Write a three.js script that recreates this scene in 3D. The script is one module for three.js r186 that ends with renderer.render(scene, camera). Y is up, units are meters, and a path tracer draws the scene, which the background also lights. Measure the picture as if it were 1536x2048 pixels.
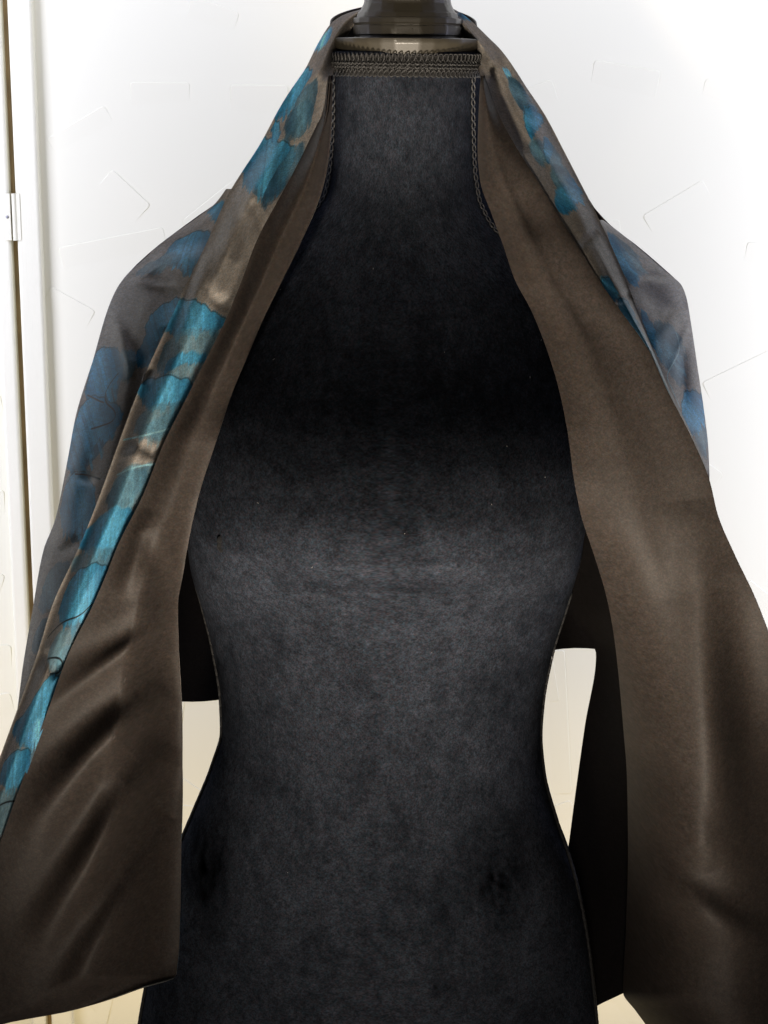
import * as THREE from 'three';
import { mergeGeometries, toCreasedNormals } from 'three/addons/utils/BufferGeometryUtils.js';
import { RoundedBoxGeometry } from 'three/addons/geometries/RoundedBoxGeometry.js';
import { RectAreaLightUniformsLib } from 'three/addons/lights/RectAreaLightUniformsLib.js';

// ---------- camera ----------
const W = 1536, H = 2048, RAD = Math.PI / 180;
const scene = new THREE.Scene();
const camera = new THREE.PerspectiveCamera(33.5, 3 / 4, 0.05, 30);
camera.rotation.order = 'YXZ';
camera.position.set(0, 1.402, 1.344);
camera.rotation.set(-14.65 * RAD, 0, 0.63 * RAD);
camera.updateMatrixWorld();
// ---------- light ----------
RectAreaLightUniformsLib.init();
scene.background = new THREE.Color().setRGB(0.03, 0.029, 0.028);          // the dim rest of the room
function area(color, intensity, w, h, [x, y, z], [tx, ty, tz]) {
  const l = new THREE.RectAreaLight(color, intensity, w, h);
  l.position.set(x, y, z); l.lookAt(tx, ty, tz); scene.add(l); return l;
}
const WASH = new THREE.Color().setRGB(.87, .905, 1.19);
// wash on the screen behind, from above and from both sides
area(WASH, 6.0, 1.5, 0.35, [0.02, 2.05, -0.12], [0.02, 1.91, -0.6]);
area(WASH, 6.7, 0.35, 1.5, [-0.85, 1.32, -0.14], [-0.72, 1.32, -0.6]);
area(WASH, 7.6, 0.35, 1.4, [0.9, 1.05, -0.14], [0.72, 1.05, -0.6]);
area(new THREE.Color().setRGB(1, .76, .36), 2.0, 1.4, 0.3, [-0.1, 0.25, -0.25], [-0.1, 0.6, -0.6]);   // warm light from low behind
// lamp standing low in front
const key = new THREE.SpotLight(0xfff0dc, 14, 0, 25 * RAD, 1, 2);
key.position.set(-0.12, 0.06, 1.0); key.target.position.set(0.1, 1.66, 0.05);
key.castShadow = true; key.shadow.mapSize.set(2048, 2048); key.shadow.bias = -0.0006; key.shadow.radius = 7;
scene.add(key, key.target);
// narrow fill light added to brighten the neck and collar
const neckFill = new THREE.SpotLight(0xfff0dc, 6, 0, 8 * RAD, 1, 2);
neckFill.position.set(-0.35, 1.12, 1.6); neckFill.target.position.set(0, 1.40, 0.05);
neckFill.castShadow = true; neckFill.shadow.mapSize.set(1024, 1024); neckFill.shadow.bias = -0.0006; neckFill.shadow.radius = 4;
scene.add(neckFill, neckFill.target);
// fill light added to lift the lower body and hems
const low = new THREE.SpotLight(0xfff0e0, 1.5, 0, 24 * RAD, 1, 2);
low.position.set(0.1, 0.45, 1.5); low.target.position.set(-0.02, 0.66, 0.1);
low.castShadow = true; low.shadow.mapSize.set(1024, 1024); low.shadow.bias = -0.0006; low.shadow.radius = 7;
scene.add(low, low.target);
// weak overall fill, added high behind the viewer
area(0xfff4e6, 0.12, 0.9, 0.9, [0.2, 2.35, 2.2], [0, 1.2, 0]);

// ---------- helpers ----------
const tan = Math.tan(camera.fov * RAD / 2), eye = camera.position.clone();
function P(px, py, z) {                                                  // where the sight line through a picture point meets the plane at depth z
  const d = new THREE.Vector3((px / W * 2 - 1) * tan * 0.75, (1 - py / H * 2) * tan, -1).transformDirection(camera.matrixWorld);
  return d.multiplyScalar((z - eye.z) / d.z).add(eye);
}
let seed = 7;
const rnd = () => ((seed = (seed * 1664525 + 1013904223) >>> 0) / 4294967296);
const smooth = (a, b, x) => { const t = Math.min(1, Math.max(0, (x - a) / (b - a))); return t * t * (3 - 2 * t); };
function hash(x, y) { let h = (x * 374761393 + y * 668265263) | 0; h = Math.imul(h ^ (h >>> 13), 1274126177); return ((h ^ (h >>> 16)) >>> 0) / 4294967296; }
function noise(x, y, per = 0) {                                          // value noise, tiling with period per
  const i = Math.floor(x), j = Math.floor(y), f = x - i, g = y - j, u = f * f * (3 - 2 * f), v = g * g * (3 - 2 * g);
  const w = (k) => (per ? ((k % per) + per) % per : k);
  const a = hash(w(i), w(j)), b = hash(w(i + 1), w(j)), c = hash(w(i), w(j + 1)), d = hash(w(i + 1), w(j + 1));
  return a + (b - a) * u + (c - a) * v + (a - b - c + d) * u * v;
}
function spline(xs, ys) {                                                // monotone cubic through the knots
  const n = xs.length, d = [], m = [];
  for (let i = 0; i < n - 1; i++) d.push((ys[i + 1] - ys[i]) / (xs[i + 1] - xs[i]));
  for (let i = 0; i < n; i++) {
    if (i === 0) m.push(d[0]); else if (i === n - 1) m.push(d[n - 2]);
    else m.push(d[i - 1] * d[i] <= 0 ? 0 : 3 * (xs[i + 1] - xs[i - 1]) / ((2 * xs[i + 1] - xs[i] - xs[i - 1]) / d[i - 1] + (xs[i + 1] + xs[i] - 2 * xs[i - 1]) / d[i]));
  }
  return (x) => {
    let i = 0; while (i < n - 2 && x > xs[i + 1]) i++;
    const h = xs[i + 1] - xs[i], t = Math.min(1, Math.max(0, (x - xs[i]) / h)), t2 = t * t, t3 = t2 * t;
    return (2 * t3 - 3 * t2 + 1) * ys[i] + (t3 - 2 * t2 + t) * h * m[i] + (3 * t2 - 2 * t3) * ys[i + 1] + (t3 - t2) * h * m[i + 1];
  };
}
const used = {};
const numbered = (n) => { used[n] = (used[n] ?? -1) + 1; return used[n] ? n + '_' + String(used[n]).padStart(3, '0') : n; };
function thing(name, label, category, at = [0, 0, 0]) {
  const o = new THREE.Group(); o.name = numbered(name); o.position.set(...at); o.userData = { label, category }; scene.add(o); return o;
}
function part(name, geo, mat, parent, kind) {
  const o = new THREE.Mesh(geo, mat); o.name = numbered(name); o.castShadow = o.receiveShadow = true;
  if (kind) o.userData.kind = kind;
  parent.add(o); return o;
}
function segDist(x, y, l) {                                              // distance to a polyline and place along it
  let best = 1e9, at = 0, n = l.length / 2 - 1;
  for (let i = 0; i < n; i++) {
    const ax = l[2 * i], ay = l[2 * i + 1], dx = l[2 * i + 2] - ax, dy = l[2 * i + 3] - ay;
    const t = Math.min(1, Math.max(0, ((x - ax) * dx + (y - ay) * dy) / (dx * dx + dy * dy)));
    const e = Math.hypot(x - ax - t * dx, y - ay - t * dy);
    if (e < best) { best = e; at = (i + t) / n; }
  }
  return [best, at];
}
// folds: [width, depth, fade (0 even, 1 dies away to the end, -1 grows, 2 dies at both ends), polyline]
function folds(list) {
  return (x, y) => {
    let s = 0;
    for (const [w, a, fade, l] of list) {
      const [d, t] = segDist(x, y, l);
      if (d < 3 * w) s += a * Math.exp(-d * d / (w * w)) * (fade === 1 ? 1 - t * t : fade === -1 ? t : fade === 2 ? 4 * t * (1 - t) : 1);
    }
    return s;
  };
}

// ---------- cloth: edges of each sheet, [height, left, right, depth left, depth middle, depth right] ----------
const ROWS = {
  shoulderLeft: [
    [378, 452, 464, 0.03, 0.033, 0.035], [405, 432, 464, 0.025, 0.031, 0.04], [440, 388, 453, 0.015, 0.033, 0.045], [480, 330, 447, 0.005, 0.033, 0.06], [520, 286, 428, -0.005, 0.043, 0.075], [550, 253, 414, -0.015, 0.043, 0.077],
    [580, 232, 402, -0.02, 0.045, 0.08], [620, 215, 384, -0.02, 0.048, 0.082], [720, 186, 346, -0.015, 0.053, 0.085], [830, 152, 298, -0.01, 0.053, 0.085], [920, 135, 264, -0.005, 0.056, 0.085], [1040, 110, 218, 0, 0.058, 0.085],
    [1100, 87, 194, 0, 0.058, 0.085], [1220, 65, 146, 0.01, 0.058, 0.085], [1330, 46, 110, 0.02, 0.058, 0.085], [1440, 31, 78, 0.03, 0.058, 0.085], [1510, 10, 52, 0.04, 0.058, 0.085], [1600, -16, 26, 0.045, 0.063, 0.085],
    [1720, -50, 0, 0.05, 0.063, 0.085], [1900, -90, -34, 0.05, 0.063, 0.085], [2080, -120, -64, 0.05, 0.063, 0.085]],
  lapelLeft: [
    [18, 724, 734, -0.045, -0.042, -0.04], [28, 690, 728, -0.04, -0.038, -0.045], [45, 664, 712, -0.03, -0.03, -0.05], [80, 640, 690, -0.01, -0.012, -0.045], [140, 609, 668, 0.012, 0.02, 0], [165, 592, 662, 0.018, 0.03, 0.03],
    [215, 560, 652, 0.024, 0.045, 0.04], [290, 519, 622, 0.032, 0.06, 0.05], [350, 480, 590, 0.038, 0.07, 0.06], [388, 457, 568, 0.0447, 0.0726, 0.078], [480, 416, 518, 0.0674, 0.0911, 0.096], [570, 372, 484, 0.087, 0.106, 0.109],
    [640, 340, 455, 0.095, 0.114, 0.117], [720, 303, 415, 0.102, 0.121, 0.124], [790, 273, 380, 0.107, 0.126, 0.129], [890, 236, 330, 0.113, 0.132, 0.135], [990, 200, 290, 0.117, 0.136, 0.139], [1090, 160, 240, 0.118, 0.137, 0.14],
    [1210, 105, 190, 0.1165, 0.1355, 0.1385], [1310, 74, 140, 0.114, 0.133, 0.136], [1420, 34, 100, 0.1129, 0.1319, 0.1349], [1530, -6, 60, 0.1119, 0.1309, 0.1339], [1640, -46, 20, 0.1108, 0.1298, 0.1328], [1720, -76, -6, 0.11, 0.129, 0.132],
    [1900, -130, -50, 0.108, 0.127, 0.13], [2080, -180, -90, 0.106, 0.125, 0.128]],
  liningLeft: [
    [150, 657, 664, 0.03, 0.05, 0.045], [165, 654, 665, 0.03, 0.055, 0.045], [215, 646, 664, 0.035, 0.06, 0.045], [290, 614, 660, 0.05, 0.075, 0.045], [350, 584, 652, 0.072, 0.085, 0.05], [388, 563, 642, 0.082, 0.092, 0.055],
    [480, 514, 604, 0.1, 0.105, 0.07], [570, 480, 560, 0.113, 0.117, 0.085], [640, 451, 526, 0.121, 0.125, 0.093], [720, 411, 492, 0.128, 0.132, 0.112], [790, 376, 463, 0.133, 0.137, 0.124], [890, 326, 430, 0.139, 0.146, 0.14],
    [990, 286, 398, 0.143, 0.148, 0.138], [1090, 236, 376, 0.144, 0.148, 0.122], [1150, 212, 366, 0.144, 0.148, 0.11], [1210, 186, 356, 0.1425, 0.1465, 0.105], [1310, 136, 358, 0.14, 0.144, 0.08], [1420, 96, 364, 0.1389, 0.1429, 0.06],
    [1530, 56, 365, 0.1379, 0.1419, 0.055], [1640, 16, 364, 0.1368, 0.1408, 0.06], [1720, -10, 362, 0.136, 0.14, 0.064], [1850, -44, 360, 0.1346, 0.1386, 0.072], [1950, -70, 352, 0.1334, 0.138, 0.084], [1972, -75, 288, 0.1332, 0.138, 0.1],
    [2000, -82, 212, 0.1329, 0.1369, 0.114], [2020, -88, 150, 0.1327, 0.1367, 0.12], [2050, -94, 0, 0.1323, 0.1363, 0.124], [2070, -100, -50, 0.1321, 0.1361, 0.124]],
  shoulderRight: [
    [440, 1199, 1206, 0.055, 0.043, 0.03], [465, 1197, 1240, 0.06, 0.046, 0.025], [500, 1194, 1282, 0.065, 0.048, 0.015], [540, 1210, 1328, 0.069, 0.05, 0], [572, 1224, 1364, 0.072, 0.05, -0.012], [600, 1236, 1374, 0.075, 0.051, -0.018],
    [640, 1250, 1381, 0.077, 0.053, -0.02], [740, 1290, 1396, 0.085, 0.058, -0.015], [820, 1323, 1408, 0.09, 0.058, -0.005], [900, 1356, 1417, 0.095, 0.063, 0.01], [980, 1383, 1420, 0.1, 0.073, 0.03], [1010, 1393, 1422, 0.085, 0.075, 0.05],
    [1110, 1396, 1456, 0.08, 0.075, 0.055], [1300, 1400, 1500, 0.07, 0.065, 0.05]],
  lapelRight: [
    [16, 884, 904, -0.04, -0.04, -0.045], [28, 888, 925, -0.045, -0.038, -0.04], [45, 905, 946, -0.05, -0.03, -0.03], [72, 925, 974, -0.045, -0.015, -0.015], [100, 942, 1002, -0.03, 0, 0], [140, 958, 1031, 0, 0.02, 0.012],
    [170, 966, 1050, 0.03, 0.03, 0.018], [230, 990, 1090, 0.056, 0.05, 0.024], [300, 1030, 1127, 0.076, 0.0662, 0.037], [360, 1070, 1158, 0.091, 0.0824, 0.0552], [430, 1112, 1194, 0.104, 0.1, 0.078], [490, 1150, 1222, 0.116, 0.112, 0.09],
    [560, 1194, 1252, 0.126, 0.122, 0.1], [620, 1236, 1274, 0.134, 0.13, 0.108], [700, 1292, 1306, 0.142, 0.138, 0.116], [780, 1330, 1340, 0.148, 0.144, 0.122], [870, 1376, 1384, 0.153, 0.149, 0.127], [960, 1412, 1419, 0.156, 0.152, 0.13],
    [1010, 1424, 1430, 0.156, 0.152, 0.13]],
  liningRight: [
    [150, 964, 969, 0.045, 0.05, 0.03], [170, 960, 976, 0.045, 0.055, 0.034], [230, 957, 998, 0.045, 0.068, 0.06], [300, 955, 1036, 0.045, 0.08, 0.08], [360, 960, 1074, 0.048, 0.09, 0.095], [430, 984, 1116, 0.058, 0.1, 0.108],
    [490, 1006, 1154, 0.07, 0.112, 0.12], [560, 1030, 1198, 0.082, 0.12, 0.13], [620, 1062, 1240, 0.09, 0.126, 0.138], [700, 1094, 1297, 0.108, 0.135, 0.146], [780, 1118, 1334, 0.122, 0.142, 0.152], [870, 1136, 1381, 0.136, 0.148, 0.157],
    [960, 1148, 1419, 0.14, 0.152, 0.16], [1030, 1162, 1436, 0.132, 0.153, 0.16], [1110, 1188, 1470, 0.116, 0.152, 0.158], [1190, 1212, 1508, 0.105, 0.15, 0.156], [1260, 1226, 1535, 0.09, 0.15, 0.15], [1340, 1236, 1566, 0.07, 0.15, 0.136],
    [1450, 1246, 1600, 0.05, 0.15, 0.116], [1560, 1254, 1628, 0.035, 0.148, 0.104], [1700, 1256, 1656, 0.02, 0.146, 0.098], [1850, 1252, 1680, 0.01, 0.144, 0.094], [1985, 1246, 1700, 0.005, 0.142, 0.094], [2020, 1270, 1704, 0.01, 0.142, 0.094],
    [2050, 1292, 1708, 0.015, 0.142, 0.094], [2110, 1330, 1716, 0.02, 0.14, 0.094]],
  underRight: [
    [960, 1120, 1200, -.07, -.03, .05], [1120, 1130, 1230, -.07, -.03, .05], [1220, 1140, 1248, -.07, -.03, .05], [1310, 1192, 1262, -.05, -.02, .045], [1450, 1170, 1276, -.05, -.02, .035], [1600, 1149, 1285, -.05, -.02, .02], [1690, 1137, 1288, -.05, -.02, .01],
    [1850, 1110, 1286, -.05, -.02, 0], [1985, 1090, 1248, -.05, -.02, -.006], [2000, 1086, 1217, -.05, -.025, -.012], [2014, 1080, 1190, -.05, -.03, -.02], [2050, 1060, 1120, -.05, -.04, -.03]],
  back: [
    [120, 640, 985, -0.06, -0.09, -0.06], [250, 575, 1075, -0.05, -0.1, -0.05], [380, 470, 1165, -0.02, -0.11, -0.02], [445, 384, 1210, 0.0107, -0.125, 0.026], [500, 311, 1279, -0.003, -0.125, 0.012], [545, 262, 1331, -0.0163, -0.125, -0.0049],
    [575, 238, 1362, -0.0222, -0.125, -0.0156], [620, 218, 1374, -0.023, -0.125, -0.022], [740, 183, 1393, -0.0171, -0.125, -0.018], [900, 142, 1414, -0.0091, -0.125, 0.007], [1000, 121, 1418, -0.0047, -0.125, 0.0403], [1100, 92, 1432, -0.003, -0.13, 0.03],
    [1295, 62, 1450, 0.01, -0.13, 0.02]],
};
const tables = {};
for (const k in ROWS) { const r = ROWS[k], y = r.map((a) => a[0]); tables[k] = { y0: y[0], y1: y[y.length - 1], f: [1, 2, 3, 4, 5].map((c) => spline(y, r.map((a) => a[c]))) }; }
function sheet(key, { nu = 48, nv = 160, disp, bulge, th = 0.0016, flat = false, hem } = {}) {
  const { y0, y1, f } = tables[key], uv = [], idx = [];
  const at = (s, t) => {
    let y = y0 + (y1 - y0) * t;
    const l = f[0](y), r = f[1](y); if (hem) y = hem(s, y, t);
    const a = f[2](y), b = f[3](y), c = f[4](y);
    let z = bulge ? bulge(s, a, b, c) : a * (1 - s) * (1 - 2 * s) + 4 * b * s * (1 - s) + c * s * (2 * s - 1);
    const x = l + (r - l) * s;
    if (disp) z += disp(x, y);
    return P(x, y, z);
  };
  const grid = [], e = 1e-3, n = new THREE.Vector3(), du = new THREE.Vector3(), dv = new THREE.Vector3();
  const N = (nu + 1) * (nv + 1), back = [], nor = [];
  for (let j = 0; j <= nv; j++) for (let i = 0; i <= nu; i++) {
    const s = i / nu, t = j / nv, p = at(s, t);
    du.subVectors(at(Math.min(1, s + e), t), at(Math.max(0, s - e), t)); dv.subVectors(at(s, Math.min(1, t + e)), at(s, Math.max(0, t - e)));
    n.crossVectors(dv, du).normalize(); if (n.z < 0 && Math.abs(n.z) > 0.6) n.negate();
    grid.push(p.x, p.y, p.z); nor.push(n.x, n.y, n.z); back.push(p.x - n.x * th, p.y - n.y * th, p.z - n.z * th);
    if (flat) uv.push(p.x, p.y); else uv.push(s, 1 - t);
  }
  const nrm = nor.concat(nor.map((v) => -v)), uv2 = uv.concat(uv);
  const q = (a, b, c, d) => idx.push(a, b, c, b, d, c);
  for (let j = 0; j < nv; j++) for (let i = 0; i < nu; i++) { const a = j * (nu + 1) + i; q(a, a + nu + 1, a + 1, a + nu + 2); }
  const front = idx.length;
  for (let j = 0; j < nv; j++) for (let i = 0; i < nu; i++) { const a = N + j * (nu + 1) + i; q(a, a + 1, a + nu + 1, a + nu + 2); }
  for (let j = 0; j < nv; j++) for (const [i, sw] of [[0, 0], [nu, 1]]) { const a = j * (nu + 1) + i, b = a + nu + 1; sw ? q(a, b, a + N, b + N) : q(a, a + N, b, b + N); }
  for (let i = 0; i < nu; i++) for (const [j, sw] of [[0, 0], [nv, 1]]) { const a = j * (nu + 1) + i, b = a + 1; sw ? q(a, a + N, b, b + N) : q(a, b, a + N, b + N); }
  const g = new THREE.BufferGeometry();
  g.setAttribute('position', new THREE.Float32BufferAttribute(grid.concat(back), 3)); g.setAttribute("normal", new THREE.Float32BufferAttribute(nrm, 3)); g.setAttribute('uv', new THREE.Float32BufferAttribute(uv2, 2));
  g.setIndex(idx); g.addGroup(0, front, 0); g.addGroup(front, idx.length - front, 1);
  return g;
}

// ---------- materials ----------
function dataTex(n, fn, srgb = false) {
  const a = new Uint8Array(n * n * 4);
  for (let j = 0; j < n; j++) for (let i = 0; i < n; i++) { const c = fn(i, j); a.set([c[0], c[1], c[2], 255].map((v) => Math.max(0, Math.min(255, v))), (j * n + i) * 4); }
  const t = new THREE.DataTexture(a, n, n); t.wrapS = t.wrapT = THREE.RepeatWrapping; t.magFilter = THREE.LinearFilter; t.minFilter = THREE.LinearMipmapLinearFilter; t.generateMipmaps = true;
  if (srgb) t.colorSpace = THREE.SRGBColorSpace; t.needsUpdate = true; return t;
}
const NT = 512;
const fibre = (i, j, k) => 0.5 * hash(i + k * 911, j + k * 77) + 0.3 * noise(i / 2 + k * 31, j / 2, 0) + 0.2 * noise(i / 5 + k * 17, j / 5, 0);
// nap of the dark velvet of the form: speckled, with rubbed places
const velvetMap = dataTex(NT, (i, j) => {
  const a = fibre(i, j, 1) - 0.5, r = hash(i, j + 5000) - 0.5, b = hash(i + 5000, j) - 0.5;
  const m = 128 * (1 + .82 * a);
  return [m * (0.97 + 0.22 * r), m * (0.985 + 0.12 * b), m * (1.05 + 0.22 * b)];
}, true);
const liningMap = dataTex(NT, (i, j) => {
  const a = fibre(i, j, 3) - 0.5, r = hash(i + 900, j + 5000) - 0.5, b = hash(i + 5000, j + 300) - 0.5;
  const m = 186 * (1 + 0.46 * a);
  return [m * (1.01 + 0.12 * r), m * (0.945 + 0.04 * b), m * (0.90 + 0.14 * b)];
}, true);
const napBump = dataTex(256, (i, j) => { const v = 255 * (0.6 * hash(i, j) + 0.4 * noise(i / 3, j / 3, 0)); return [v, v, v]; });
const rep = (t, n, m = n) => { const c = t.clone(); c.repeat.set(n, m); c.needsUpdate = true; return c; };
const phys = (o) => new THREE.MeshPhysicalMaterial(o);
const rgb = (r, g, b) => new THREE.Color().setRGB(r, g, b);
const liningMat = phys({ color: rgb(.088, .082, .078), map: rep(liningMap, 2.6), bumpMap: rep(napBump, 8), bumpScale: 0.00006, roughness: .58, specularIntensity: .4, sheen: .5, sheenRoughness: .6, sheenColor: rgb(.12, .105, .09), side: THREE.DoubleSide });
const shadedLiningMat = phys({ color: rgb(.016, .016, .018), map: rep(liningMap, 4.2), roughness: .9, specularIntensity: .15, side: THREE.DoubleSide });  // same lining cloth, near-black colour standing in for shade inside the shawl

// patterned sateen: taupe ground, blue flowers woven into it
const FLOWERS = {
  lapelLeft: [
    ['deep', [[348, 447], [870, 445], [944, 471], [598, 486], [171, 484], [196, 462]]],
    ['dim', [[697, 393], [1009, 388], [1045, 410], [733, 420], [343, 404]]],
    ['deep', [[368, 525], [973, 527], [913, 544], [455, 549]]],
    ['dim', [[589, 620], [1004, 614], [1260, 648], [818, 654]]],
    ['deep', [[380, 719], [1234, 714], [1083, 741], [408, 748]]],
    ['deep', [[230, 79], [596, 64], [783, 96], [648, 129], [398, 132]]],
    ['petal', [[-85, 282], [327, 283], [599, 291], [975, 300], [997, 312], [592, 315], [120, 318], [-132, 307]]],
    ['dim', [[140, 312], [1019, 310], [1049, 330], [1051, 352], [789, 363], [370, 363], [83, 341]]],
    ['petal', [[378, 336], [704, 332], [1038, 338], [890, 344], [583, 344], [430, 350], [350, 354], [273, 342]]],
    ['petal', [[-60, 362], [506, 355], [988, 363], [1105, 374], [966, 384], [526, 387], [396, 392], [-3, 374]]],
    ['dim', [[231, 386], [1042, 379], [1074, 406], [1047, 420], [506, 420], [171, 409]]],
    ['light', [[77, 418], [550, 413], [939, 407]]],
    ['dim', [[245, 444], [1061, 439], [1151, 469], [987, 489], [319, 494], [179, 466]]],
    ['light', [[207, 452], [482, 444], [1024, 441]]],
    ['petal', [[175, 495], [441, 481], [1032, 489], [1143, 506], [1028, 529], [379, 529], [-258, 518]]],
    ['dim', [[138, 523], [1132, 523], [944, 545], [312, 551], [-91, 540]]],
    ['petal', [[161, 547], [594, 536], [1068, 544], [1110, 566], [1038, 586], [874, 605], [280, 596], [153, 571]]],
    ['dark', [[144, 610], [274, 600], [458, 593], [765, 589], [920, 577]]],
    ['dim', [[261, 608], [884, 594], [1204, 627], [1024, 649], [380, 638]]],
    ['dark', [[377, 630], [632, 628], [901, 634], [920, 644], [603, 645]]],
    ['petal', [[491, 646], [1160, 647], [1132, 690], [1158, 712], [741, 721], [-52, 699], [350, 679]]],
    ['glint', [[590, 694], [934, 685], [1118, 709], [804, 719], [543, 709]]],
    ['petal', [[217, 722], [902, 716], [1081, 747], [965, 758], [283, 756], [168, 738]]],
    ['dim', [[209, 760], [906, 754], [1075, 787], [839, 809], [471, 798]]],
    ['dark', [[394, 776], [620, 769], [1003, 768]]],
    ['petal', [[-24, 56], [348, 61], [307, 76], [290, 92], [144, 110], [-100, 105], [-218, 80]]],
    ['petal', [[-92, 125], [208, 127], [582, 130], [801, 140], [897, 163], [874, 184], [399, 179], [2, 160], [-151, 142]]],
    ['deep', [[600, 137], [862, 127], [994, 151], [938, 180], [809, 195], [622, 185]]],
    ['petal', [[9, 109], [169, 109], [356, 131], [171, 127]]],
    ['glint', [[-51, 39], [36, 24], [140, 16], [400, 27], [233, 40]]],
    ['deep', [[143, 108], [543, 83], [830, 103], [689, 132]]],
  ],
  shoulderLeft: [
    ['deep', [[209, 242], [525, 248], [604, 289], [370, 324], [134, 324], [97, 283]]],
    ['dim', [[28, 326], [418, 329], [582, 372], [407, 413], [69, 379]]],
    ['deep', [[99, 83], [534, 54], [633, 72], [427, 95]]],
    ['petal', [[107, 67], [413, 47], [811, 53], [808, 79], [797, 109], [544, 90]]],
    ['petal', [[-89, 22], [458, 11], [894, 38], [551, 36]]],
    ['dim', [[28, 99], [327, 69], [598, 86], [294, 104]]],
    ['petal', [[582, 140], [759, 126], [930, 132], [778, 165], [752, 192], [762, 207], [584, 211], [505, 192], [569, 171], [509, 155]]],
    ['petal', [[-17, 186], [261, 187], [418, 204], [495, 245], [347, 252], [103, 250], [8, 231]]],
    ['petal', [[99, 242], [326, 247], [585, 257], [683, 273], [500, 304], [319, 332], [121, 339], [-49, 318], [-2, 269]]],
    ['dark', [[373, 217], [294, 231], [321, 250], [534, 261], [551, 273], [403, 278], [258, 282]]],
    ['dark', [[77, 242], [225, 248], [326, 251]]],
    ['dim', [[263, 187], [485, 190], [598, 207], [536, 227], [398, 220]]],
    ['petal', [[70, 335], [349, 331], [644, 365], [715, 391], [632, 422], [185, 401], [1, 368]]],
    ['dark', [[168, 335], [329, 335], [596, 341]]],
    ['deep', [[229, 441], [630, 436], [607, 469], [462, 501], [123, 498], [130, 471]]],
    ['deep', [[237, 506], [613, 501], [600, 536], [340, 553], [130, 536]]],
  ],
  lapelRight: [
    ['deep', [[643, 135], [954, 145], [846, 225], [673, 220], [536, 190]]],
    ['dim', [[703, 255], [897, 284], [783, 335], [503, 329]]],
    ['glint', [[658, 125], [813, 123], [774, 135], [630, 137]]],
    ['petal', [[80, 545], [550, 540], [437, 582], [-45, 591]]],
    ['petal', [[969, 8], [1738, 5], [1474, 16], [861, 24], [625, 19]]],
    ['petal', [[643, 204], [840, 197], [903, 211], [891, 234], [656, 245], [448, 268], [458, 250], [528, 225]]],
    ['petal', [[715, 263], [829, 268], [731, 292], [476, 316], [588, 286]]],
    ['dim', [[388, 268], [699, 264], [514, 310], [307, 319], [278, 291]]],
    ['petal', [[657, 345], [856, 331], [875, 349], [934, 374], [600, 400], [216, 416], [81, 400], [354, 368]]],
    ['dim', [[531, 313], [958, 324], [621, 358], [322, 364]]],
    ['petal', [[215, 586], [873, 586], [590, 664], [931, 707], [-341, 694], [-18, 632]]],
    ['dim', [[-97, 682], [1232, 688], [502, 786], [-413, 763]]],
  ],
  shoulderRight: [
    ['deep', [[382, 233], [708, 244], [845, 302], [686, 395], [464, 372], [379, 302]]],
    ['dim', [[598, 485], [1030, 472], [1005, 551], [696, 545]]],
    ['petal', [[338, 29], [676, 35], [630, 77], [438, 149], [281, 155], [280, 113]]],
    ['dim', [[601, 25], [865, 61], [620, 131], [461, 127], [522, 74]]],
    ['petal', [[261, 203], [378, 227], [406, 298], [372, 339], [276, 283]]],
    ['dim', [[419, 237], [747, 253], [838, 294], [526, 350], [291, 337]]],
    ['light', [[737, 262], [785, 297], [544, 337], [360, 363], [403, 395], [453, 436]]],
    ['petal', [[602, 397], [864, 398], [1096, 415], [997, 476], [440, 505], [403, 466]]],
  ],
};
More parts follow.
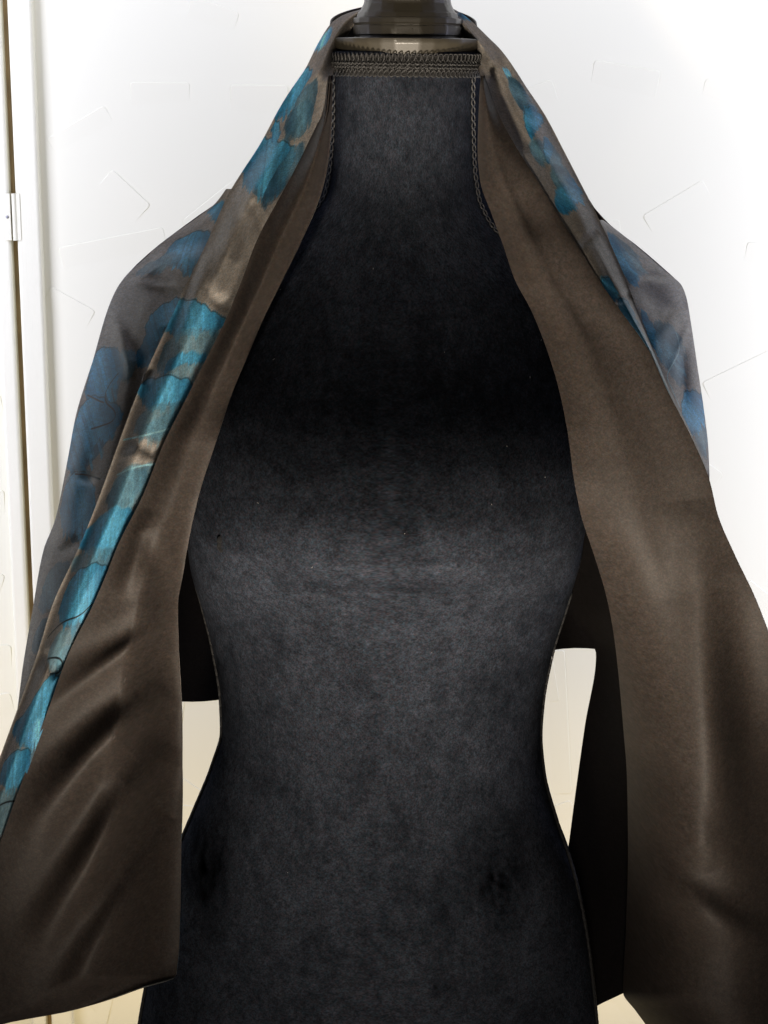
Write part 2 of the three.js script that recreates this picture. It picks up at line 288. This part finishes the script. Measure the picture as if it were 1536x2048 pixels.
function cloth(key, w, h, opts = {}) {
  const mk = () => { const c = document.createElement('canvas'); c.width = w; c.height = h; return c; };
  const c = mk(), x = c.getContext('2d'), cr = mk(), xr = cr.getContext('2d');
  const ground = opts.ground ?? '#8e8881';
  x.fillStyle = ground; x.fillRect(0, 0, w, h); xr.fillStyle = 'rgb(140,140,140)'; xr.fillRect(0, 0, w, h);
  const line = (ctx, pts) => { ctx.beginPath(); const q = pts.map((p) => [p[0] / 1000 * w, p[1] / 1000 * h]); ctx.moveTo(...q[0]); for (let i = 1; i < q.length - 1; i++) ctx.quadraticCurveTo(...q[i], (q[i][0] + q[i + 1][0]) / 2, (q[i][1] + q[i + 1][1]) / 2); ctx.lineTo(...q.at(-1)); };
  const aspect = opts.aspect ?? 1;                                       // metres across per metre down, of one texel
  const outline = (pts) => {                                             // rounded closed curve with a slightly ragged edge
    const q = pts.map((p) => [p[0] / 1000 * w, p[1] / 1000 * h]), n = q.length, out = [];
    for (let i = 0; i < n; i++) {
      const a = q[(i + n - 1) % n], b = q[i], d = q[(i + 1) % n], m0 = [(a[0] + b[0]) / 2, (a[1] + b[1]) / 2], m1 = [(b[0] + d[0]) / 2, (b[1] + d[1]) / 2];
      for (let k = 0; k < 8; k++) { const t = k / 8, u = 1 - t; out.push([u * u * m0[0] + 2 * u * t * b[0] + t * t * m1[0] + (rnd() - .5) * 14, u * u * m0[1] + 2 * u * t * b[1] + t * t * m1[1] + (rnd() - .5) * 3 + 3 * Math.sin(i * 2.1 + k * .8)]); }
    }
    return out;
  };
  const trace = (ctx, o) => { ctx.beginPath(); o.forEach((p, i) => (i ? ctx.lineTo(...p) : ctx.moveTo(...p))); ctx.closePath(); };
  const tone = { petal: [36, 112, 152], glint: [92, 166, 212], dim: [62, 104, 124], deep: [44, 80, 102] };  // the lightest tone is satin highlight painted into the weave
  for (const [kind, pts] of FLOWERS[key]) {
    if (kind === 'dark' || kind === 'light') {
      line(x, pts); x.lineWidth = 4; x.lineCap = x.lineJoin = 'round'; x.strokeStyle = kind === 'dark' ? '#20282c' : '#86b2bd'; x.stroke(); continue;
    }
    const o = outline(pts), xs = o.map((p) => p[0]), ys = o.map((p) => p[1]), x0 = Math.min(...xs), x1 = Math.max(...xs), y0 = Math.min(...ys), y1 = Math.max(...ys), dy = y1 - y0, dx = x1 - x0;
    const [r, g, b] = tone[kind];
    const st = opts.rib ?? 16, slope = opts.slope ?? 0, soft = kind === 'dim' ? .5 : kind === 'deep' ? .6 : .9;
    x.save(); trace(x, o); x.globalAlpha = soft * .55; x.fillStyle = `rgb(${r * .8},${g * .86},${b * .9})`; x.fill(); x.restore();
    // the weft floats of the petal, one by one, each ending where its own thread dives into the ground
    const sh = o.map((p) => [p[0] - slope * p[1], p[1]]), s0 = Math.min(...sh.map((p) => p[0])), s1 = Math.max(...sh.map((p) => p[0]));
    const tops = [], glintAt = s0 + (s1 - s0) * (.35 + .3 * rnd());  // threads near this line are lightened, a satin highlight painted in
    for (let k = s0 + st * .5; k < s1; k += st) {
      const hit = [];
      for (let i = 0; i < sh.length; i++) { const p = sh[i], q = sh[(i + 1) % sh.length]; if ((p[0] - k) * (q[0] - k) < 0) hit.push(p[1] + (q[1] - p[1]) * (k - p[0]) / (q[0] - p[0])); }
      if (hit.length < 2) continue;
      const a = Math.min(...hit), e0 = Math.max(...hit), e = e0 + (e0 - a) * (rnd() < .3 ? .05 + .12 * rnd() : -.22 * rnd());
      const f = Math.exp(-(((k - glintAt) / ((s1 - s0) * .3)) ** 2)), m = .86 + .2 * rnd();
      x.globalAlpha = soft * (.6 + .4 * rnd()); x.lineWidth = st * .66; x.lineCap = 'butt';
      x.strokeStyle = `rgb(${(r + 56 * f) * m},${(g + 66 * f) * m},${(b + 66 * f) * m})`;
      x.beginPath(); x.moveTo(k + slope * a, a); x.lineTo(k + slope * e, e); x.stroke(); tops.push([k + slope * a, a]);
    }
    x.globalAlpha = 1;
    if (kind === 'petal' && rnd() < .8) { x.globalAlpha = .55; x.strokeStyle = '#26363c'; x.lineWidth = 3; x.beginPath(); tops.forEach((p, i) => (i ? x.lineTo(p[0], p[1] - 1) : x.moveTo(p[0], p[1] - 1))); x.stroke(); x.globalAlpha = 1; }
    if (kind !== 'deep') { trace(xr, o); xr.fillStyle = kind === 'dim' ? 'rgb(135,135,135)' : 'rgb(138,138,138)'; xr.fill(); }
  }
  const im = x.getImageData(0, 0, w, h), d = im.data;
  for (let j = 0; j < h; j++) for (let i = 0; i < w; i++) {
    const o = (j * w + i) * 4, m = 1 + .42 * (fibre(i >> 3, j >> 1, 9) - .5) + .16 * (noise(i / 40, j / 60) - .5), r = .08 * (hash(i >> 3, (j >> 1) + 71) - .5);
    d[o] *= m * (1 + r); d[o + 1] *= m; d[o + 2] *= m * (1 - r);
  }
  x.putImageData(im, 0, 0);
  const t = new THREE.CanvasTexture(c), tr = new THREE.CanvasTexture(cr); t.colorSpace = THREE.SRGBColorSpace; t.anisotropy = 8;
  return phys({ map: t, roughnessMap: tr, color: rgb(1, 1, 1), bumpMap: rep(napBump, w / 128, h / 128), bumpScale: 0.00008, roughness: 1, specularIntensity: .45, sheen: .35, sheenRoughness: .5, sheenColor: rgb(.14, .13, .125), side: THREE.DoubleSide });
}

// ---------- folding screen behind ----------
{
  const paint = new THREE.MeshStandardMaterial({ color: rgb(.76, .735, .57), roughness: .55, bumpMap: rep(napBump, 1), bumpScale: 0.00015 });
  const z = -0.6, X = (px, py) => P(px, py, z).x, wide = 0.95;
  const screen = thing('folding_screen', 'white painted wooden folding screen with woven slats standing behind the dress form', 'folding screen', [0, 0, z]);
  const gapL = X(57 - 6, 1024), gapR = X(57 + 6, 1024), top = 2.05;
  const box = (w, h, d, x, y, zz, r = .003) => { const g = new RoundedBoxGeometry(w, h, d, 2, r); g.translate(x, y, zz); return g; };
  const slatGeo = (L, wd, th) => {                                       // strip with rounded ends
    const s = new THREE.Shape(), r = wd * .1, a = L / 2, b = wd / 2;
    s.moveTo(-a + r, -b); s.lineTo(a - r, -b); s.quadraticCurveTo(a, -b, a, -b + r); s.lineTo(a, b - r); s.quadraticCurveTo(a, b, a - r, b); s.lineTo(-a + r, b); s.quadraticCurveTo(-a, b, -a, b - r); s.lineTo(-a, -b + r); s.quadraticCurveTo(-a, -b, -a + r, -b);
    return new THREE.ExtrudeGeometry(s, { depth: th, bevelEnabled: true, bevelSize: .0006, bevelThickness: .0006, bevelSegments: 2, curveSegments: 5 });
  };
  function panel(x0, x1, side) {
    const w = x1 - x0, st = side > 0 ? X(108, 1024) - gapR : gapL - X(21, 1024), bd = part('screen_panel', box(w - 2 * st + .01, top - .1, .008, (x0 + x1) / 2, top / 2, -.003), paint, screen);
    for (const xx of [x0 + st / 2, x1 - st / 2]) part('stile', box(st, top, .03, xx, top / 2, 0, .004), paint, bd);
    for (const yy of [.04, top - .03]) part('rail', box(w - 2 * st, .06, .026, (x0 + x1) / 2, yy, 0, .004), paint, bd);
    return bd;
  }
  const left = panel(gapL - wide, gapL, -1), right = panel(gapR, gapR + 1.5, 1);
  // slats: two ends of the upper edge in the picture, then the width in metres
  const slat = (parent, ax, ay, bx, by, wd = .04, lift = 0) => {
    const a = P(ax, ay, z), b = P(bx, by, z), L = a.distanceTo(b), m = part('slat', slatGeo(L, wd, .0008).rotateX(.036 + lift * 5), paint, parent);
    m.rotation.z = Math.atan2(b.y - a.y, b.x - a.x); m.rotation.y = (rnd() - .5) * .006;
    const c = a.add(b).multiplyScalar(.5), q = m.rotation.z - Math.PI / 2;
    m.position.set(c.x + Math.cos(q) * wd / 2, c.y + Math.sin(q) * wd / 2, -.0004 + rnd() * .0003); return m;
  };
  const lines = [
    [262, 165, 378, 166], [462, 170, 575, 171], [95, 278, 208, 212], [365, 442, 470, 358], [118, 496, 325, 455], [103, 574, 190, 622], [385, -6, 478, 26], [225, 340, 300, 410],
    [1050, 180, 1102, 160], [1190, 121, 1320, 143], [1412, 158, 1500, 178], [1286, 432, 1404, 361], [1180, 448, 1238, 440], [1496, 484, 1600, 502], [1405, 765, 1560, 690], [1400, 915, 1445, 948], [1500, 1160, 1570, 1215],
    [360, 1385, 420, 1360], [350, 1545, 460, 1620], [350, 1608, 470, 1622], [1060, 1630, 1140, 1600], [180, 2010, 270, 1930], [150, 2060, 250, 2090], [1200, 1960, 1300, 1990], [1230, 1930, 1330, 2100],
  ];
  for (const l of lines) slat(right, l[0], l[1], l[2], l[3], .03 + .015 * rnd());
  slat(right, 1128, 1300, 1142, 1585, .042, .002); slat(right, 1100, 1290, 1118, 1400, .02, .006); slat(right, 372, 1370, 362, 1460, .03, .003); slat(right, 240, 1935, 200, 2100, .05, .002);
  for (const l of [[-60, 978, 8, 980], [-60, 1288, 22, 1290], [-80, 1120, 10, 1150], [-70, 1400, 20, 1385], [-60, 1500, 10, 1520], [-40, 2020, 75, 2032], [-60, 800, 0, 790]]) slat(left, ...l, .05);
  // white hinge across the gap
  const hy0 = P(20, 478, z).y, hy1 = P(20, 385, z).y, hm = (hy0 + hy1) / 2, gx = (gapL + gapR) / 2, hh = hy1 - hy0;
  const hinge = part('hinge', mergeGeometries([box(.007, hh, .0012, gx - .0055, hm, .0154, .0005), box(.007, hh, .0012, gx + .0055, hm, .0154, .0005)]), paint, screen);
  const k = new THREE.CylinderGeometry(.0024, .0024, hh, 16); k.translate(gx + .002, hm, .0155); part('knuckle', k, paint, hinge);
  const scr = new THREE.SphereGeometry(.0018, 10, 6); scr.scale(1, 1, .4); scr.translate(gx - .0058, hm, .0162); part('screw', scr, new THREE.MeshStandardMaterial({ color: rgb(.3, .3, .3), metalness: 1, roughness: .4 }), hinge);
  // bare wood behind the gap: the next leaf of the screen, folded back
  const wood = new THREE.MeshStandardMaterial({ roughness: .8, color: rgb(1, 1, 1), map: dataTex(256, (i, j) => { const n = noise(i / 40, j / 3, 0) * .4 + noise(i / 6 + 40, j / 20, 0) * .4 + hash(i, j) * .2, m = .75 + .5 * n; return [150 * m, 128 * m, 88 * m]; }, true) });
  part('edge_strip', box(.05, top, .01, gx, top / 2, -.004, .002), wood, screen);
}

// ---------- dress form ----------
const form = thing('dress_form', 'dress form in dark velvet with glossy black neck cap and braid trim, under the shawl', 'dress form');
const BODY = [ // height, left, right, front depth, back depth, squareness, where its middle stands
  [104, 657, 966, .053, .055, 2.1, -.032], [150, 657, 961, .053, .056, 2.1, -.032], [300, 652, 964, .053, .057, 2.1, -.032], [380, 640, 972, .053, .06, 2.1, -.031], [430, 600, 1000, .056, .065, 2.1, -.029], [480, 535, 1060, .064, .072, 2.12, -.026], [520, 500, 1098, .076, .077, 2.15, -.023], [600, 430, 1165, .104, .085, 2.25, -.016],
  [700, 386, 1186, .136, .09, 2.4, -.008], [800, 374, 1188, .162, .092, 2.5, -.002], [880, 372, 1182, .178, .092, 2.58, 0], [955, 373, 1174, .187, .092, 2.6, 0], [998, 376, 1167, .185, .092, 2.6, 0], [1040, 379, 1162, .168, .09, 2.55, 0], [1085, 381, 1159, .146, .088, 2.5, 0], [1125, 385, 1151, .131, .086, 2.4, 0],
  [1200, 405, 1130, .115, .082, 2.3, 0], [1300, 429, 1101, .106, .078, 2.2, 0], [1400, 444, 1083, .102, .076, 2.15, 0], [1460, 446, 1079, .102, .078, 2.15, 0], [1530, 427, 1085, .105, .084, 2.15, 0], [1620, 390, 1110, .11, .094, 2.2, 0], [1690, 361, 1137, .115, .1, 2.2, 0],
  [1800, 330, 1166, .121, .11, 2.25, 0], [1900, 308, 1181, .124, .115, 2.25, 0], [2048, 281, 1195, .126, .12, 2.25, 0], [2250, 262, 1210, .12, .12, 2.2, 0], [2400, 270, 1200, .1, .1, 2.2, 0]];
const bodyF = [1, 2, 3, 4, 5, 6].map((c) => spline(BODY.map((r) => r[0]), BODY.map((r) => r[c])));
function bodyAt(py, th, off = 0) {                                       // th 0 = right side, 90 degrees = front
  const zc = bodyF[5](py), L = P(bodyF[0](py), py, zc), R = P(bodyF[1](py), py, zc), a = (R.x - L.x) / 2 + off, c = Math.cos(th), s = Math.sin(th), n = bodyF[4](py);
  const d = (s > 0 ? bodyF[2](py) : bodyF[3](py)) + off, k = s > 0 ? n : 2.1;
  return new THREE.Vector3((L.x + R.x) / 2 + a * Math.sign(c) * Math.abs(c) ** (2 / k), (L.y + R.y) / 2, zc + d * Math.sign(s) * Math.abs(s) ** (2 / k));
}
{
  const nu = 240, nv = 420, pos = [], uv = [], idx = [], col = [];
  // nap brushed this way and that: cloudy patches, and streaks where hands have rubbed it flat
  const rubbed = [[410, 1680, 45, 70, .75], [440, 1640, 20, 60, .6], [1000, 1660, 70, 60, .7], [890, 1690, 26, 60, .5], [430, 1350, 26, 110, .5], [940, 1600, 30, 40, .3], [1050, 1600, 30, 60, .3], [470, 1330, 30, 90, .3], [1010, 270, 60, 60, .3], [905, 250, 30, 50, .35], [1020, 1720, 40, 60, .3], [660, 1060, 90, 16, .3], [840, 1066, 70, 18, .3], [1060, 1180, 40, 60, .2]];
  const nap = (x, y) => {
    const n = noise(x / 26, y / 34) * .34 + noise(x / 9 + 50, y / 13) * .3 + noise(x / 3.5, y / 5 + 80) * .2 + noise(x / 90 + 9, y / 120) * .36;
    let m = .3 + 1.18 * n;
    for (const [cx, cy, rx, ry, k] of rubbed) { const d = ((x - cx) / rx) ** 2 + ((y - cy) / ry) ** 2; if (d < 4) m *= 1 - k * Math.exp(-d) * (.45 + 1.1 * noise(x / 5, y / 22 + cx)); }
    return m;
  };
  for (let j = 0; j <= nv; j++) { const py = 104 + (2400 - 104) * j / nv; for (let i = 0; i <= nu; i++) { const p = bodyAt(py, i / nu * 2 * Math.PI - Math.PI / 2); pos.push(p.x, p.y, p.z); uv.push(i / nu * 0.92, p.y); const m = nap(768 + p.x * 2500, py); col.push(m, m, m); } }
  for (let j = 0; j < nv; j++) for (let i = 0; i < nu; i++) { const a = j * (nu + 1) + i, b = a + nu + 1; idx.push(a, b, a + 1, b, b + 1, a + 1); }
  const cap = (j, up) => { const c = pos.length / 3, o = j * (nu + 1), p = bodyAt(104 + (2400 - 104) * j / nv, 0); pos.push((pos[o * 3] + pos[(o + nu / 2) * 3]) / 2, p.y, 0); uv.push(0, 0); col.push(1, 1, 1); for (let i = 0; i < nu; i++) up ? idx.push(o + i, o + i + 1, c) : idx.push(o + i + 1, o + i, c); };
  cap(0, true); cap(nv, false);
  const g = new THREE.BufferGeometry(); g.setAttribute('position', new THREE.Float32BufferAttribute(pos, 3)); g.setAttribute('uv', new THREE.Float32BufferAttribute(uv, 2)); g.setAttribute('color', new THREE.Float32BufferAttribute(col, 3)); g.setIndex(idx); g.computeVertexNormals();
  // rubbed nap: a fine colour variation of the pile
  const velvet = phys({ color: rgb(.118, .13, .146), vertexColors: true, map: rep(velvetMap, 2.7), bumpMap: rep(napBump, 9), bumpScale: 0.0001, roughness: .9, specularIntensity: 0, sheen: .03, sheenRoughness: .5, sheenColor: rgb(.1, .1, .11) });
  part('torso', g, velvet, form);
}
const cordMat = phys({ color: rgb(.028, .0275, .027), roughness: .6, sheen: .5, sheenColor: rgb(.15, .14, .12), sheenRoughness: .5 });
{ // braid round the top of the neck: two rows of loops along a twisted middle
  const loops = [];
  const tube = (pts, r, closed, n = 14) => { const g = new THREE.TubeGeometry(new THREE.CatmullRomCurve3(pts, closed), n, r, 5, closed); loops.push(g); };
  const n = 92;
  for (const row of [0, 1]) for (let i = 0; i < n; i++) {
    const th = (i + (row ? .5 : 0)) / n * 2 * Math.PI, pts = [], dth = 2 * Math.PI / n;
    for (const [u, v] of row ? [[-.7, 3], [.1, 0], [.75, 9], [.55, 19], [.05, 19], [-.05, 12], [.5, 6]] : [[-.9, 0], [-.1, -6], [.45, -15], [.3, -24], [-.1, -24], [-.25, -16], [.2, -8]]) pts.push(bodyAt(133 + v + (rnd() - .5) * 1.5, Math.PI / 2 - (th - Math.PI) - dth * u, .0022 + .001 * Math.sin(u * 5)));
    tube(pts, .0006, false, 16);
  }
  for (const py of [128, 135]) { const pts = []; for (let i = 0; i < 300; i++) pts.push(bodyAt(py + 2 * Math.sin(i * 2.4), i / 300 * 2 * Math.PI, .003 + .0006 * Math.cos(i * 2.4))); tube(pts, .0007, true, 900); }
  part('neck_braid', mergeGeometries(loops), cordMat, form, 'stuff');
  const tape = []; { const pts = []; for (let j = 0; j <= 6; j++) for (let i = 0; i <= 120; i++) pts.push(bodyAt(112 + 40 * j / 6, i / 120 * 2 * Math.PI, .0008)); const idx = []; for (let j = 0; j < 6; j++) for (let i = 0; i < 120; i++) { const a = j * 121 + i, b = a + 121; idx.push(a, a + 1, b, b, a + 1, b + 1); } const g = new THREE.BufferGeometry().setFromPoints(pts); g.setIndex(idx); g.computeVertexNormals(); tape.push(g); }
  part('braid_tape', tape[0], phys({ color: rgb(.028, .027, .026), roughness: .9, side: THREE.DoubleSide }), form);
}
function chain(name, path, size, gap, wire, mat) {                                       // trim of small interlinked loops laid along a path of [height, angle]
  const fa = spline(path.map((p) => p[0]), path.map((p) => p[1])), y0 = path[0][0], y1 = path.at(-1)[0]; path = Array.from({ length: 61 }, (_, i) => { const y = y0 + (y1 - y0) * i / 60; return [y, fa(y)]; });
  const pts = path.map(([py, a]) => bodyAt(py, a * RAD, .0011)), c = new THREE.CatmullRomCurve3(pts), L = c.getLength(), n = Math.floor(L / (size * gap)), gs = [];
  const out = new THREE.CatmullRomCurve3(path.map(([py, a]) => bodyAt(py, a * RAD, .02)));
  for (let i = 0; i <= n; i++) {
    const g = new THREE.TorusGeometry(size * .62, size * wire, 5, 12), p = c.getPointAt(i / n), y = c.getTangentAt(i / n), zz = out.getPointAt(i / n).sub(p).normalize(), x = new THREE.Vector3().crossVectors(y, zz).normalize(); zz.crossVectors(x, y);
    g.scale(name === 'side_braid' ? .8 : 1.15, 1.35, 1); g.rotateZ(i % 2 ? .35 : -.35); g.applyMatrix4(new THREE.Matrix4().makeBasis(x, y, zz).setPosition(p)); gs.push(g);
  }
  return part(name, mergeGeometries(gs), mat, form, 'stuff');
}
const loopMat = phys({ color: rgb(.075, .073, .068), roughness: .6 });
const sideMat = phys({ color: rgb(.02, .02, .02), roughness: .8 });
chain('shoulder_braid', [[158, 30], [200, 31], [260, 31], [330, 31], [375, 30], [410, 31], [440, 33], [480, 36]], .0033, 1.7, .15, loopMat);
chain('shoulder_braid', [[158, 155], [200, 154], [260, 153], [330, 154], [375, 154], [410, 153], [440, 150]], .0033, 1.7, .15, loopMat);
chain('side_braid', [[1180, 4], [1300, 3], [1400, 3], [1500, 4], [1600, 6], [1690, 9], [1800, 11], [1950, 11], [2100, 10], [2250, 10]], .0040, 1.15, .30, sideMat);
chain('side_braid', [[1180, 178], [1300, 178], [1400, 178], [1500, 178], [1600, 177], [1690, 176], [1800, 174], [2100, 172]], .0040, 1.15, .30, sideMat);
{ // glossy turned neck cap
  const c = bodyAt(108, Math.PI / 2), cx = P(814, 90, -.032).x, y = (py) => P(814, py, -.032).y, u = P(914, 90, -.032).x - cx, prof = [];
  for (const [r, py] of [[0, 112], [1.34, 112], [1.38, 108], [1.47, 90], [1.49, 82], [1.485, 79], [1.46, 77.5], [1.06, 76], [1.045, 73], [1.07, 70], [1.085, 56], [1.075, 53], [1.055, 52], [1.06, 50], [1.085, 47], [1.085, 40], [1.07, 37], [1.02, 36], [1.01, 33], [1.0, 28], [.985, 26], [.955, 24], [.92, 18], [.88, 10], [.86, 3], [.855, -4], [.87, -12], [.93, -22], [.98, -32], [.9, -46], [.7, -56], [0, -60]]) prof.push(new THREE.Vector2(r * u, y(py)));
  const g = toCreasedNormals(new THREE.LatheGeometry(prof, 96), .6); g.translate(cx, 0, -.032);
  part('neck_cap', g, phys({ color: rgb(.04, .034, .022), roughness: .52, clearcoat: .25, clearcoatRoughness: .2 }), form);
}
{ // dark stitched nick in the velvet, a loose thread and lint
  const nick = [], a = bodyAt(1000, 0);
  for (const [py, th] of [[985, 133.0], [988, 133.6], [994, 133.4], [1000, 133.8], [1004, 133.2]]) { const s = new THREE.SphereGeometry(.0024, 8, 6); s.scale(.8, 1.2, .35); const p = bodyAt(py, th * RAD, .0003); s.translate(p.x, p.y, p.z); nick.push(s); }
  part('nick', mergeGeometries(nick), phys({ color: rgb(.006, .006, .007), roughness: 1 }), form);
  const lint = [];
  for (let i = 0; i < 14; i++) { const py = 450 + 1500 * rnd(), th = (45 + 90 * rnd()) * RAD, p = bodyAt(py, th, .0006), q = bodyAt(py + (rnd() - .5) * 7, th + (rnd() - .5) * .012, .001), m = p.clone().lerp(q, .5); m.z += .0004; lint.push(new THREE.TubeGeometry(new THREE.CatmullRomCurve3([p, m, q]), 4, .00022, 4)); }
  const s = bodyAt(1300, 8 * RAD, .001), e2 = s.clone().add(new THREE.Vector3(-.003, .005, .004)); lint.push(new THREE.TubeGeometry(new THREE.CatmullRomCurve3([s, s.clone().lerp(e2, .5).add(new THREE.Vector3(.001, 0, 0)), e2]), 6, .0004, 4));
  part('lint', mergeGeometries(lint), phys({ color: rgb(.3, .3, .29), roughness: 1 }), form, 'stuff');
}

// ---------- shawl ----------
const shawl = thing('shawl', 'dark taupe shawl with woven blue flowers, draped open over the dress form', 'shawl');
const roll = (k) => (s, a, b, c) => { const m = s < .5 ? a + (b - a) * smooth(0, .5, s) : b + (c - b) * smooth(.5, 1, s); return m; };
part('back_panel', sheet('back', { nu: 60, nv: 60, flat: true, hem: (s, y, t) => y + t ** 6 * (115 - 108 * smooth(.1, .8, s) + 6 * Math.sin(s * 30)) }), [shadedLiningMat, liningMat], shawl);
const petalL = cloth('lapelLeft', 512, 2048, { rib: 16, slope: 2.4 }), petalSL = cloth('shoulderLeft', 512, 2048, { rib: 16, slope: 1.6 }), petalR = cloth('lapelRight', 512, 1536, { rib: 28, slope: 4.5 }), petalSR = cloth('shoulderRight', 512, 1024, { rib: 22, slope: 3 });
part('shoulder_drape', sheet('shoulderLeft', { nu: 60, nv: 240, disp: folds([
  [26, -.012, 2, [300, 545, 330, 590, 352, 640]], [12, .008, 2, [222, 610, 245, 680, 262, 760]], [7, .004, 2, [265, 560, 310, 572, 370, 578]], [14, -.008, 2, [250, 660, 285, 720, 262, 860, 232, 950]], [18, .008, 2, [168, 820, 160, 900, 140, 1000, 130, 1120]],
  [10, -.006, 0, [150, 950, 160, 955, 178, 958]], [14, -.006, 2, [120, 1110, 140, 1090, 170, 1080]], [16, .006, 2, [90, 1180, 70, 1290, 55, 1400]]]) }), [petalSL, liningMat], shawl);
part('shoulder_drape', sheet('shoulderRight', { nu: 60, nv: 160, disp: folds([
  [24, -.012, 2, [1270, 560, 1310, 600, 1340, 640]], [8, -.006, 2, [1275, 555, 1300, 550, 1345, 560]], [16, .010, 2, [1300, 690, 1340, 650, 1378, 610]], [9, -.007, 2, [1330, 620, 1360, 612, 1376, 605]], [8, .007, 2, [1340, 740, 1362, 690, 1378, 640]], [10, -.010, 2, [1364, 690, 1366, 760, 1368, 840]], [12, .008, 2, [1385, 660, 1390, 760, 1400, 840]]]) }), [petalSR, liningMat], shawl);
part('lapel', sheet('lapelLeft', { nu: 60, nv: 320, bulge: roll(), disp: folds([
  [12, -.0032, -1, [405, 535, 412, 565, 424, 592, 440, 606, 460, 613]], [20, .001, 2, [425, 540, 440, 580, 460, 600]], [9, -.004, -1, [488, 392, 506, 415, 520, 440, 526, 462]], [11, .003, 2, [498, 385, 518, 405, 530, 440]], [14, .006, 2, [430, 470, 400, 560, 350, 690]],
  [12, -.002, -1, [240, 900, 275, 890, 305, 905]], [14, .0015, 2, [235, 915, 270, 908, 310, 925]], [14, -.005, 2, [470, 400, 480, 450, 470, 520]], [10, -.005, 2, [285, 765, 298, 745, 280, 730]], [28, -.020, 2, [640, 150, 590, 270, 550, 400]], [16, -.006, 2, [90, 1300, 110, 1340, 120, 1350]], [12, .004, 2, [200, 1110, 150, 1230, 80, 1400]]]) }), [petalL, liningMat], shawl);
part('lapel', sheet('lapelRight', { nu: 48, nv: 240, bulge: roll(), disp: folds([
  [22, -.020, 2, [985, 120, 1010, 220, 1050, 310]], [10, .006, 2, [1010, 105, 1050, 190, 1090, 270]], [11, -.009, 2, [1160, 492, 1178, 480, 1196, 462]], [7, -.004, 2, [1230, 605, 1250, 600, 1262, 590]], [12, .005, 2, [1150, 440, 1190, 520, 1220, 580]]]) }), [petalR, liningMat], shawl);
part('front_panel', sheet('liningLeft', { nu: 110, nv: 300, flat: true, bulge: roll(), disp: folds([
  [20, .007, 2, [362, 1120, 352, 1185, 325, 1238, 265, 1290, 170, 1360, 80, 1430]], [26, -.003, 2, [352, 1215, 290, 1252, 200, 1290, 100, 1340]], [44, -.012, 2, [345, 1300, 262, 1375, 185, 1425, 110, 1490, 20, 1580]], [32, .011, 2, [330, 1370, 240, 1455, 150, 1555, 40, 1680]],
  [44, -.015, 2, [340, 1400, 262, 1503, 222, 1546, 176, 1632, 116, 1725, 20, 1880]], [34, .014, 2, [330, 1480, 250, 1610, 180, 1725, 70, 1900]], [44, -.015, 2, [345, 1530, 296, 1623, 259, 1693, 204, 1785, 153, 1878, 70, 2020]], [34, .012, 2, [335, 1630, 260, 1780, 190, 1900, 120, 2040]],
  [30, .006, 2, [600, 400, 540, 540, 470, 700, 380, 900]], [20, .005, 2, [300, 1020, 270, 1120, 240, 1200]], [26, -.005, 2, [290, 1060, 320, 1150, 300, 1220]]]) }), [liningMat, petalSL], shawl);
part('front_panel', sheet('liningRight', { nu: 120, nv: 280, flat: true, bulge: (s, a, b, c) => (s < .46 ? a + (b - a) * (1 - (1 - s / .46) ** 2.4) : b + (c - b) * smooth(.46, 1, s)), disp: folds([
  [60, .006, 2, [1050, 400, 1150, 620, 1260, 900, 1330, 1200]], [50, -.007, 2, [1290, 1670, 1370, 1745, 1440, 1795, 1540, 1850]], [38, .009, 2, [1280, 1720, 1400, 1815, 1540, 1900]], [46, -.007, 2, [1290, 1790, 1370, 1880, 1460, 2000]], [50, .012, 2, [1380, 1000, 1420, 1350, 1440, 1700]], [54, -.012, 2, [1480, 1150, 1490, 1450, 1500, 1800]], [40, -.008, 2, [1270, 1480, 1330, 1580, 1380, 1690]], [40, .008, 2, [1300, 1530, 1370, 1640, 1430, 1740]]]) }), [liningMat, petalSR], shawl);
part('front_fold', sheet('underRight', { nu: 40, nv: 120, flat: true }), [shadedLiningMat, shadedLiningMat], shawl);
{ // collar standing up behind the neck
  const nu = 60, nv = 24, pos = [], uv = [], idx = [], L = P(664, 60, -.02), R = P(950, 60, -.02);
  for (const off of [0, .0016]) for (let j = 0; j <= nv; j++) for (let i = 0; i <= nu; i++) {
    const a = Math.PI * (i / nu), cx = (L.x + R.x) / 2, r = (R.x - L.x) / 2 * (1 + .04 * Math.sin(a * 3)) + off, topY = P(800, 46 - 40 * Math.sin(a) ** 1.2, -.02 - .06 * Math.sin(a)).y, low = P(800, 420, -.05).y;
    pos.push(cx - Math.cos(a) * (r + .02 * (j / nv)), topY + (low - topY) * j / nv, -.03 - Math.sin(a) * (.052 + off)); uv.push(pos.at(-3), pos.at(-2));
  }
  const N = (nu + 1) * (nv + 1), q = (a, b, c, d) => idx.push(a, b, c, b, d, c);
  for (let j = 0; j < nv; j++) for (let i = 0; i < nu; i++) { const a = j * (nu + 1) + i; q(a, a + nu + 1, a + 1, a + nu + 2); q(N + a, N + a + 1, N + a + nu + 1, N + a + nu + 2); }
  for (let i = 0; i < nu; i++) { q(i, i + 1, N + i, N + i + 1); }
  const g = new THREE.BufferGeometry(); g.setAttribute('position', new THREE.Float32BufferAttribute(pos, 3)); g.setAttribute('uv', new THREE.Float32BufferAttribute(uv, 2)); g.setIndex(idx); g.computeVertexNormals();
  part('collar', g, liningMat, shawl);
}

const renderer = new THREE.WebGLRenderer({ antialias: true });
renderer.setSize(768, 1024); renderer.toneMapping = THREE.LinearToneMapping; renderer.toneMappingExposure = 1; renderer.shadowMap.enabled = true;
renderer.render(scene, camera);
